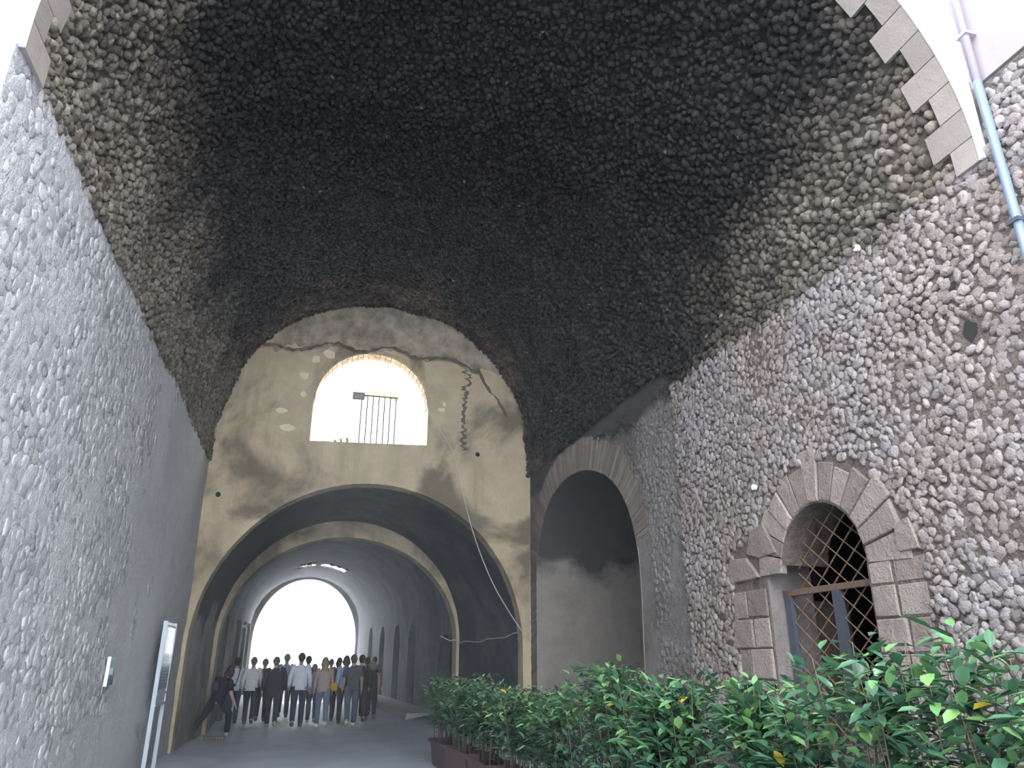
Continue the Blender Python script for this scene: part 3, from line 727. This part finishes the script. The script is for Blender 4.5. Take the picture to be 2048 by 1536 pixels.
me=LT[0][0].copy(); me.attributes['tone'].data.foreach_set('value',[1.0]*8); YEL=me
def hx(y): return 2.17+.045*(13.9-y)
DESC={0:'young laurel bush at the far end of the planter row, nearest the walkers',1:'dense dark laurel bush, second from the far end of the planter row',2:'low even laurel bush in front of the tunnel edge, third from the far end',
3:'low laurel bush in front of the far edge of the arched doorway',4:'dark laurel bush in front of the middle of the arched doorway',5:'taller laurel bush with pale leaf tips at the near edge of the arched doorway',6:'laurel bush in front of the rubble wall left of the barred window',
7:'loose laurel bush in front of the barred window',8:'tall loose laurel bush with light green shoots right of the barred window',9:'nearest laurel bush with the largest leaves at the right edge of the view'}
TOPS=[1.38,1.42,1.33,1.32,1.32,1.60,1.50,1.50,1.75,1.66]
for i in range(10):
    yc=13.25-1.26*i; xc=hx(yc)+.23
    # trough
    tr=empty('planter_trough',(xc,yc,0)); tag(tr,['purple-brown plastic planter trough at the far end of the row','second purple-brown trough from the far end, its rim overlapping the first','third purple-brown planter trough, cut by the bottom edge of the view'][i] if i<3 else 'purple-brown plastic planter trough under '+DESC[i].split(',')[0][:48].rsplit(' ',1)[0] if False else ['','','','trough under the bush at the far edge of the arched doorway','trough under the bush before the middle of the arched doorway','trough under the taller bush with pale leaf tips','trough under the bush before the rubble wall left of the window','trough under the loose bush before the barred window','trough under the tall light green bush right of the barred window','trough under the nearest large-leaved bush at the right edge'][i],'planter','planter troughs in a row')
    L_,W_,H_=.61,.21,.39
    def rect(l,w,z): return [(-w,-l,z),(w,-l,z),(w,l,z),(-w,l,z)]
    rings=[rect(L_-.07,W_-.05,0),rect(L_-.02,W_-.015,H_-.05),rect(L_+.01,W_+.015,H_-.05),rect(L_+.012,W_+.018,H_),rect(L_-.02,W_-.02,H_),rect(L_-.06,W_-.06,H_-.09)]
    V=[p for r_ in rings for p in r_]; f=[(3,2,1,0)]
    for a in range(5):
        for k in range(4): f.append((a*4+k,a*4+(k+1)%4,a*4+4+(k+1)%4,a*4+4+k))
    o=mobj('tub',V,f,M['trough'],tr)
    tr.rotation_euler=(0,0,.045+(.05 if i%2 else -.04))
    b=MB(); rr=rect(L_-.055,W_-.055,H_-.08); b.add(rr,[(0,1,2,3)]); b.build('soil',M['soil'],tr)
    # shrub
    sb=empty('laurel_shrub',(xc,yc,H_-.08)); tag(sb,DESC[i],'shrub','laurel bushes in the planter row')
    top=TOPS[i]; r_=random.Random(100+i)
    b=MB(); tips=[]
    for k in range(24):
        x=r_.uniform(-.17,.17); y=r_.uniform(-.52,.52); hh=(top-.31)*r_.uniform(.78,1.0); dx=r_.uniform(-.14,.14); dy=r_.uniform(-.12,.12)
        pts=[(x,y,0),(x+dx*.2,y+dy*.3,hh*.35),(x+dx*.6,y+dy*.6,hh*.7),(x+dx,y+dy,hh)]
        b.tube(pts,[.007,.006,.004,.002],5); tips.append(pts)
    b.build('stems',M['stem'],sb,True)
    # leaves
    n_l=1700 if i<7 else 1500
    leaves=[]
    for k in range(n_l):
        st=r_.choice(tips); tt=r_.uniform(.16,1.0)**.75; u=tt*3; a=min(int(u),2); fr_=u-a
        p=Vector(st[a]).lerp(Vector(st[a+1]),fr_)
        ang=r_.uniform(0,2*PI); el=r_.uniform(-.35,.9); rad=r_.uniform(.0,.16)*(1.2 if tt>.5 else .9)
        d=Vector((math.cos(ang)*math.cos(el),math.sin(ang)*math.cos(el),math.sin(el)))
        p=p+Vector((math.cos(ang)*rad,math.sin(ang)*rad*1.3,r_.uniform(-.05,.05)))
        if p.z<.08: continue
        ln=r_.uniform(.075,.12)*(1.22 if i>=6 else 1)
        side=d.cross(Vector((r_.uniform(-.3,.3),r_.uniform(-.3,.3),1))).normalized(); nn=side.cross(d).normalized()
        mm=Matrix((d*ln,side*ln,-nn*ln if nn.z<0 else nn*ln)).transposed().to_4x4(); mm.translation=p
        ti=r_.randrange(9); 
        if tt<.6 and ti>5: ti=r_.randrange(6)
        yl=r_.random()<.012
        wp=np.array([[xc+p.x,yc+p.y,H_-.08+p.z]]); px,py,z=project(wp)
        score=(ln/z[0]) if (-30<px[0]<2080 and py[0]<1560) else -1
        # those on the camera side show
        leaves.append((score*(1.3 if p.x<0 or tt>.8 else .8),mm,ti,yl))
    leaves.sort(key=lambda q:-q[0])
    ind=[q for q in leaves[:290] if q[0]>0]; rest=leaves[len(ind):]
    for q in ind:
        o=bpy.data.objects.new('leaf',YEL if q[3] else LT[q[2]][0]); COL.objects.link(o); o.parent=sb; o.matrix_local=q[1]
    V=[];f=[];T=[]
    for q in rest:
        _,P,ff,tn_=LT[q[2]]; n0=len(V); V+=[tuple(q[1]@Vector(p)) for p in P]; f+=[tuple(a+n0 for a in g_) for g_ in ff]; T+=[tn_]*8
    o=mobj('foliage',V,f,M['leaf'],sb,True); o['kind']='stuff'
    at=o.data.attributes.new('tone','FLOAT','POINT'); at.data.foreach_set('value',T)

# ================================================================== PEOPLE
def skinmesh(pts,edges,rad,sub=1,root=0):
    me=bpy.data.meshes.new('tmp'); me.from_pydata([tuple(p) for p in pts],edges,[]); o=bpy.data.objects.new('tmp',me); COL.objects.link(o)
    md=o.modifiers.new('s','SKIN'); md.use_smooth_shade=True; md.branch_smoothing=.6
    for i,v in enumerate(me.skin_vertices[0].data):
        r=rad[i]; v.radius=(r,r) if not hasattr(r,'__len__') else r; v.use_root=(i==root)
    s=o.modifiers.new('u','SUBSURF'); s.levels=sub; s.render_levels=sub
    bpy.context.view_layer.update()
    dg=bpy.context.evaluated_depsgraph_get(); r=bpy.data.meshes.new_from_object(o.evaluated_get(dg))
    bpy.data.objects.remove(o); return r
def skobj(name,pts,edges,rad,mat,parent,sub=1,root=0):
    me=skinmesh(pts,edges,rad,sub,root); me.name=name; me.materials.clear(); me.materials.append(mat)
    o=bpy.data.objects.new(name,me); link(o); o.parent=parent; return o
def ellip(name,c,r,mat,parent,n=10,m_=7,rot=None):
    V=[];f=[]
    for j in range(m_+1):
        ph=PI*j/m_
        for k in range(n):
            v=Vector((r[0]*math.sin(ph)*math.cos(2*PI*k/n),r[1]*math.sin(ph)*math.sin(2*PI*k/n),r[2]*math.cos(ph)))
            if rot: v=rot@v
            V.append(v+Vector(c))
    for j in range(m_):
        for k in range(n): f.append((j*n+k,j*n+(k+1)%n,(j+1)*n+(k+1)%n,(j+1)*n+k))
    return mobj(name,V,f,mat,parent,True)
SK=plain('skin',(.50,.33,.26),.6); SKD=plain('skin_tanned',(.40,.25,.19),.6)
EYE_=plain('eye_dark',(.03,.02,.02),.3); LIP=plain('lips',(.40,.18,.16),.5)
_mc={}
def cm(c,r=.85):
    k=tuple(c)
    if k not in _mc: _mc[k]=grain('cloth_%d'%len(_mc),c,tuple(x*.85 for x in c),12,r,60,.002)
    return _mc[k]
def person(loc,H,rz,label,top,bot,hair,stride=.22,ph=1,sleeve='short',hairlen='short',shoe=(.08,.08,.08),wide=1.0,pose=None,skirt=False,coat=False,detail=True,group=None):
    k=H/1.7; root=empty('person',loc,rz); tag(root,label,'person',group)
    J={}
    s=stride*ph
    J['pel']=(0,0,.93); J['hL']=(-.095,0,.88); J['hR']=(.095,0,.88)
    J['kL']=(-.10,s*.55+.03,.49); J['kR']=(.10,-s*.30+.03,.49)
    J['aL']=(-.10,s*.95,.085+(0.0 if ph>0 else 0)); J['aR']=(.10,-s*1.15,.085+abs(s)*.35)
    if ph<0: J['aL']=(-.10,s*1.15,.085+abs(s)*.35); J['aR']=(.10,-s*.95,.085)
    J['wa']=(0,.0,1.08); J['ch']=(0,.01,1.27); J['nb']=(0,.0,1.43); J['nt']=(0,.02,1.50); J['hd']=(0,.035,1.60); J['ht']=(0,.03,1.68)
    J['sL']=(-.165*wide,0,1.385); J['sR']=(.165*wide,0,1.385)
    J['eL']=(-.225*wide,-s*.25-.02,1.12); J['eR']=(.225*wide,s*.25-.02,1.12)
    J['wL']=(-.235*wide,-s*.35+.10,.90); J['wR']=(.235*wide,s*.35+.10,.90)
    if pose: J.update(pose)
    J={a:Vector(v)*k for a,v in J.items()}
    fwdv=Vector((0,1,0))
    def toe(a,kn):
        d=Vector((0,.16*k,-.045*k)); 
        if a.z>.11*k: d=Vector((0,.11*k,-.10*k))
        return a+d
    J['tL']=toe(J['aL'],J['kL']); J['tR']=toe(J['aR'],J['kR'])
    # body: one surface grown from the pelvis
    names=['pel','hL','kL','aL','hR','kR','aR','wa','ch','nb','nt','hd','ht','sL','eL','wL','sR','eR','wR','tL','tR']
    idx={n_:i for i,n_ in enumerate(names)}
    R_={'pel':(.13,.10),'hL':(.085,.085),'kL':.055,'aL':.036,'hR':(.085,.085),'kR':.055,'aR':.036,'wa':(.12,.09),'ch':(.14,.10),'nb':.075,'nt':.066,'hd':(.11,.125),'ht':.08,'sL':.055,'eL':.048,'wL':.034,'sR':.06,'eR':.048,'wR':.034,'tL':.028,'tR':.028}
    E_=[('pel','hL'),('hL','kL'),('kL','aL'),('aL','tL'),('pel','hR'),('hR','kR'),('kR','aR'),('aR','tR'),('pel','wa'),('wa','ch'),('ch','nb'),('nb','nt'),('nt','hd'),('hd','ht'),('ch','sL'),('sL','eL'),('eL','wL'),('ch','sR'),('sR','eR'),('eR','wR')]
    pts=[J[n_] for n_ in names]; rad=[(tuple(x*k for x in R_[n_]) if isinstance(R_[n_],tuple) else R_[n_]*k) for n_ in names]
    ed=[(idx[a],idx[b_]) for a,b_ in E_]
    # nose and hands
    hd=J['hd']; face=Vector(pose['face']).normalized() if pose and 'face' in pose else Vector((0,1,0)); 
    pts.append(hd+face*.115*k-Vector((0,0,.015*k))); rad.append(.013*k); ed.append((idx['hd'],len(pts)-1))
    for sd in 'LR':
        d=(J['w'+sd]-J['e'+sd]).normalized(); w_=J['w'+sd]; lat=Vector((1 if sd=='R' else -1,0,0)); across=d.cross(lat).normalized()
        pts.append(w_+d*.075*k); rad.append((.036*k,.018*k)); pi_=len(pts)-1; ed.append((idx['w'+sd],pi_))
        if detail:
            for q,(off,ln) in enumerate(((-.030,.062),(-.010,.075),(.010,.070),(.030,.055))):
                pts.append(pts[pi_]+across*off*k+d*.02*k); rad.append(.009*k); ed.append((pi_,len(pts)-1)); a=len(pts)-1
                pts.append(pts[a]+d*ln*.6*k); rad.append(.008*k); ed.append((a,a+1))
                pts.append(pts[a+1]+(d*.9-lat*.45).normalized()*ln*.45*k); rad.append(.0065*k); ed.append((a+1,a+2))
            pts.append(w_+d*.045*k-across*.04*k); rad.append(.010*k); ed.append((pi_,len(pts)-1)); a=len(pts)-1
            pts.append(pts[a]+(d-across*.4).normalized()*.04*k); rad.append(.008*k); ed.append((a,a+1))
    skobj('body',pts,ed,rad,SK,root,1,0)
    sv=face.cross(Vector((0,0,1))).normalized()
    for sg_ in (-1,1):
        ellip('eye',hd+face*.083*k+sv*sg_*.032*k+Vector((0,0,.012*k)),(.011*k,)*3,EYE_,root,6,4)
        ellip('ear',hd+sv*sg_*.082*k-face*.005*k,(.012*k,.018*k,.028*k),SK,root,6,5)
    ellip('mouth',hd+face*.088*k-Vector((0,0,.048*k)),(.022*k,.010*k,.007*k),LIP,root,6,4)
    latv=(J['sR']-J['sL']).normalized()
    def tube_(mb,ps,rs,n=12):
        """smooth tube whose cross-section keeps its long axis across the shoulders"""
        ps=[Vector(p) for p in ps]; V=[];m_=len(ps)
        for q in range(m_):
            d=(ps[min(q+1,m_-1)]-ps[max(q-1,0)]).normalized(); a_=(latv-d*latv.dot(d)).normalized(); b_=d.cross(a_)
            r=rs[q] if hasattr(rs[q],'__len__') else (rs[q],rs[q])
            for e in range(n): V.append(ps[q]+a_*math.cos(2*PI*e/n)*r[0]*k+b_*math.sin(2*PI*e/n)*r[1]*k)
        f=[(q*n+e,q*n+(e+1)%n,(q+1)*n+(e+1)%n,(q+1)*n+e) for q in range(m_-1) for e in range(n)]
        f+=[tuple(range(n-1,-1,-1)),tuple((m_-1)*n+e for e in range(n))]; mb.add(V,f)
    up_=(J['nb']-J['pel']).normalized(); W=wide
    mb=MB()
    for sd in 'LR':
        h_,kn,an=J['h'+sd],J['k'+sd],J['a'+sd]
        tube_(mb,[h_+up_*.05*k,h_.lerp(kn,.3),h_.lerp(kn,.7),kn,kn.lerp(an,.4),kn.lerp(an,.97)],[(.10,.12),(.098,.105),(.082,.088),(.072,.075),(.068,.070),(.060,.066)])
    tube_(mb,[J['pel']-up_*.08*k,J['pel'],J['pel'].lerp(J['wa'],.8)],[(.13,.11),(.172,.132),(.150,.115)])
    mb.build('trousers',cm(bot),root,True)
    if skirt:
        mb=MB(); tube_(mb,[J['wa'],J['pel'],J['pel']-Vector((0,0,.22*k)),J['pel']-Vector((0,0,.34*k))],[(.14,.11),(.18,.145),(.20,.17),(.205,.18)]); mb.build('skirt',cm(top),root,True)
    mb=MB(); hz=.20 if coat else .07
    tube_(mb,[J['pel']-up_*hz*k,J['pel'],J['wa'],J['ch']-up_*.02*k,J['ch']+up_*.075*k,J['nb']-up_*.015*k,J['nb']+up_*.015*k],[(.188*W,.145),(.18*W,.14),(.168*W,.13),(.188*W,.135),(.182*W,.115),(.10,.085),(.068,.066)])
    for sd in 'LR':
        sh_,el,wr_=J['s'+sd],J['e'+sd],J['w'+sd]; inn_=sh_.lerp(J['nb'],.35)
        if sleeve=='none': tube_(mb,[inn_,sh_],[.07,.06]); continue
        ps=[inn_+up_*.0*k,sh_,sh_.lerp(el,.35),sh_.lerp(el,.8)]; rs=[.070,.078,.068,.064]
        if sleeve=='long': ps+=[el,el.lerp(wr_,.5),el.lerp(wr_,.96)]; rs=[.070,.078,.066,.060,.056,.050,.044]
        tube_(mb,ps,rs)
    mb.build('jacket' if coat else 'shirt',cm(top),root,True)
    # shoes
    for sd in 'LR':
        a=J['a'+sd]; t_=J['t'+sd]; dn=Vector((0,0,-.03*k))
        skobj('shoe',[a+dn-Vector((0,.03*k,0)),a.lerp(t_,.6)+dn*.4,t_+dn*.2],[(0,1),(1,2)],[.062*k,.056*k,.046*k],cm(shoe),root,1,0)
    # hair
    hm=cm(hair,.6); back=-face
    cc=hd+back*.016*k+Vector((0,0,.028*k))
    def el(mbx,c,r,n=12,m_=8):
        V=[];f=[]
        for a_ in range(m_+1):
            ph_=PI*a_/m_
            for e in range(n): 
                w2=1+.05*math.sin(e*2.3+a_*1.7)
                V.append(Vector(c)+Vector((r[0]*w2*math.sin(ph_)*math.cos(2*PI*e/n),r[1]*w2*math.sin(ph_)*math.sin(2*PI*e/n),r[2]*math.cos(ph_)))*k)
        for a_ in range(m_):
            for e in range(n): f.append((a_*n+e,a_*n+(e+1)%n,(a_+1)*n+(e+1)%n,(a_+1)*n+e))
        mbx.add(V,f)
    mb=MB(); el(mb,cc,(.092,.102,.108))
    if hairlen=='short': el(mb,hd+back*.045*k-Vector((0,0,.04*k)),(.075,.06,.06))
    elif hairlen=='bob': el(mb,hd+back*.045*k-Vector((0,0,.05*k)),(.112,.085,.115))
    else:
        el(mb,hd+back*.05*k-Vector((0,0,.06*k)),(.108,.075,.12)); el(mb,hd+back*.085*k-Vector((0,0,.19*k)),(.105,.05,.13)); el(mb,hd+back*.10*k-Vector((0,0,.30*k)),(.065,.035,.09))
    mb.build('hair',hm,root,True)
    return root,J,k
G='people walking away through the tunnel'
def at_px(px,y_):   # ground spot seen at column px, at depth y_ along the tunnel
    for x in np.linspace(-6,8,1401):
        q=project(np.array([[x,y_,1.0]]))[0][0]
        if q>=px: return x
    return 0
# leaning figure by the left wall
lean={'pel':(0,.0,.84),'hL':(-.09,0,.80),'hR':(.09,0,.80),'kL':(-.26,-.10,.46),'aL':(-.50,-.42,.10),'kR':(.30,.16,.50),'aR':(.28,.22,.085),
 'wa':(.03,.05,.98),'ch':(.08,.10,1.15),'nb':(.15,.13,1.30),'nt':(.18,.15,1.36),'hd':(.22,.17,1.45),'ht':(.23,.17,1.53),
 'sL':(-.06,.16,1.27),'sR':(.24,.02,1.22),'eL':(-.02,.34,1.10),'eR':(.30,-.04,.96),'wL':(.12,.48,1.05),'wR':(.40,.02,.74),'face':(.9,.45,-.25)}
p,J,k=person((at_px(437,19.6),19.6,0),1.62,0,'person lunging by the left tunnel wall in black T-shirt and navy backpack',(.018,.018,.024),(.022,.024,.035),(.06,.03,.025),pose=lean,sleeve='short',hairlen='long',shoe=(.45,.40,.38))
bk=skobj('backpack_body',[(-.10,-.02,.95),(-.07,.0,1.18)],[(0,1)],[(.12,.09),(.10,.08)],cm((.03,.035,.06)),p); bk.name='backpack_body'
CR=[
 # px, depth, H, rz, label, top, bot, hair, kw
 (470,23.4,1.68,.1,'person in white shirt with dark straps, leftmost of the walking group',(.76,.79,.83),(.05,.06,.09),(.05,.03,.025),dict(sleeve='long',ph=-1)),
 (503,23.0,1.70,0,'man in loose white shirt and dark trousers walking second from the left of the group',(.78,.80,.82),(.02,.025,.04),(.20,.15,.11),dict(sleeve='long',wide=1.05)),
 (526,24.0,1.66,0,'person in dark brown top half hidden beside the black jacket',(.07,.05,.045),(.04,.035,.04),(.25,.18,.12),dict(sleeve='long',ph=-1)),
 (548,21.9,1.70,0,'broad man in a black jacket with one pale heel raised',(.03,.03,.034),(.028,.028,.032),(.16,.12,.09),dict(sleeve='long',wide=1.22,coat=True,shoe=(.30,.28,.26))),
 (570,25.5,1.80,0,'tall person in pale lavender-blue shirt between black jacket and white shirt',(.42,.50,.72),(.05,.06,.10),(.30,.24,.18),dict(sleeve='long',ph=-1)),
 (598,21.8,1.80,0,'man in crisp white long-sleeved shirt and dark jeans at the middle of the group',(.80,.84,.92),(.03,.045,.085),(.05,.035,.03),dict(sleeve='long',wide=1.08,ph=-1)),
 (613,24.2,1.74,0,'dark-haired person in black behind the white-shirted man',(.03,.03,.04),(.03,.035,.05),(.04,.03,.03),dict()),
 (627,23.2,1.52,0,'shorter person in light blue top left of the woman in tan',(.30,.42,.66),(.10,.13,.20),(.28,.22,.17),dict(sleeve='short',shoe=(.5,.5,.48))),
 (647,21.7,1.69,0,'woman with long light brown hair, tan T-shirt and blue jeans carrying a yellow bag',(.42,.34,.31),(.15,.19,.27),(.30,.20,.13),dict(hairlen='long',shoe=(.75,.75,.75),stride=.26)),
 (660,27.5,1.66,0,'faint distant walker in grey-brown seen over the tan woman',(.22,.18,.16),(.08,.08,.09),(.12,.09,.07),dict(detail=False)),
 (676,26.0,1.70,0,'walker in a red top further ahead in the crowd',(.42,.06,.06),(.05,.05,.06),(.08,.05,.04),dict(sleeve='short',detail=False)),
 (674,23.6,1.62,0,'walker in black between the yellow bag and the light blue shirt',(.03,.03,.035),(.03,.03,.035),(.05,.035,.03),dict(sleeve='short')),
 (690,22.6,1.74,0,'dark curly-haired woman in light blue shirt and black trousers',(.38,.50,.76),(.025,.025,.03),(.05,.035,.03),dict(sleeve='long',hairlen='bob',wide=.95)),
 (704,21.8,1.76,0,'man in charcoal grey T-shirt and grey trousers with white shoes',(.085,.09,.105),(.09,.11,.15),(.09,.055,.04),dict(sleeve='short',shoe=(.7,.7,.7),ph=-1,stride=.26)),
 (721,23.0,1.76,0,'dark-haired walker in black right behind the grey T-shirt',(.02,.02,.025),(.02,.02,.025),(.035,.025,.02),dict(sleeve='long')),
 (732,25.6,1.70,0,'walker in black ahead, only head and shoulders visible left of the blonde woman',(.03,.03,.035),(.03,.03,.03),(.04,.03,.025),dict(detail=False)),
 (743,23.9,1.60,0,'woman with dark blonde hair in a black dress carrying a pale bag',(.02,.02,.024),(.02,.02,.022),(.24,.18,.11),dict(hairlen='bob',sleeve='none',skirt=True)),
 (747,31.0,1.75,0,'distant dark-haired person in a brown shirt by the tunnel right wall',(.17,.13,.11),(.05,.05,.05),(.04,.03,.025),dict(detail=False)),
]
for px,d,H_,rz,lb,tp_,bt,hr_,kw in CR:
    x=at_px(px,d); zf=.17 if (d>21.3 and x>insec(d)[0]-1.0) else 0
    p,J,k=person((x,d,zf),H_,rz,lb,tp_,bt,hr_,**kw)
    if px==647:
        bag=empty('shoulder_bag',(x+.27,d+.0,zf+.98)); tag(bag,'mustard yellow bag hanging on the right side of the woman in tan','bag')
        skobj('pouch',[(0,0,.12),(0,0,0),(.0,0,-.12)],[(0,1),(1,2)],[(.10,.05),(.12,.065),(.09,.05)],cm((.62,.33,.02)),bag)
        b=MB(); b.tube([(-.02,-.06,.16),(-.07,-.05,.36),(-.10,0,.47),(-.07,.05,.36),(-.02,.06,.16)],.008,5); b.build('strap',cm((.5,.27,.03)),bag,True)
    if px==470:
        bag=empty('shoulder_bag',(x-.06,d-.17,zf+1.0)); tag(bag,'dark brown bag on the back of the leftmost walker in white','bag')
        skobj('pouch',[(-.11,0,.0),(.12,0,.0)],[(0,1)],[(.10,.05),(.10,.05)],cm((.10,.045,.04)),bag)
        for sx in (-.10,.10):
            b=MB(); b.tube([(sx,0,.05),(sx+.04,.02,.25),(sx+.05,.06,.44)],.012,5); b.build('strap',cm((.06,.04,.05)),bag,True)
    if px==743:
        bag=empty('shoulder_bag',(x+.30,d,zf+.86)); tag(bag,'pale cream tote bag hanging right of the woman in the black dress','bag')
        skobj('pouch',[(0,0,.12),(0.02,0,-.10)],[(0,1)],[(.08,.04),(.12,.06)],cm((.50,.44,.40)),bag)
        b=MB(); b.tube([(-.03,-.05,.18),(-.09,0,.44),(-.03,.05,.18)],.009,5); b.build('strap',cm((.45,.36,.30)),bag,True)
bpy.context.view_layer.update()

# ---- thin haze volume added to veil and lighten the passage
hm_,hn,hl=new_mat('veil_haze'); hn.remove(srf(hm_)); vs=hn.new('ShaderNodeVolumeScatter'); vs.inputs['Color'].default_value=(.86,.93,1,1); vs.inputs['Density'].default_value=HAZE; vs.inputs['Anisotropy'].default_value=.35
hl.new(vs.outputs[0],hn['Material Output'].inputs['Volume'])
if HAZE>0:
    b=MB(); b.box((-2.25,5.6,.02),(4.7,47.9,6.0)); o=b.build('haze',hm_); tag(o,kind='stuff'); o['category']='haze'; o['label']='faint bluish haze volume added to veil and lighten the passage'
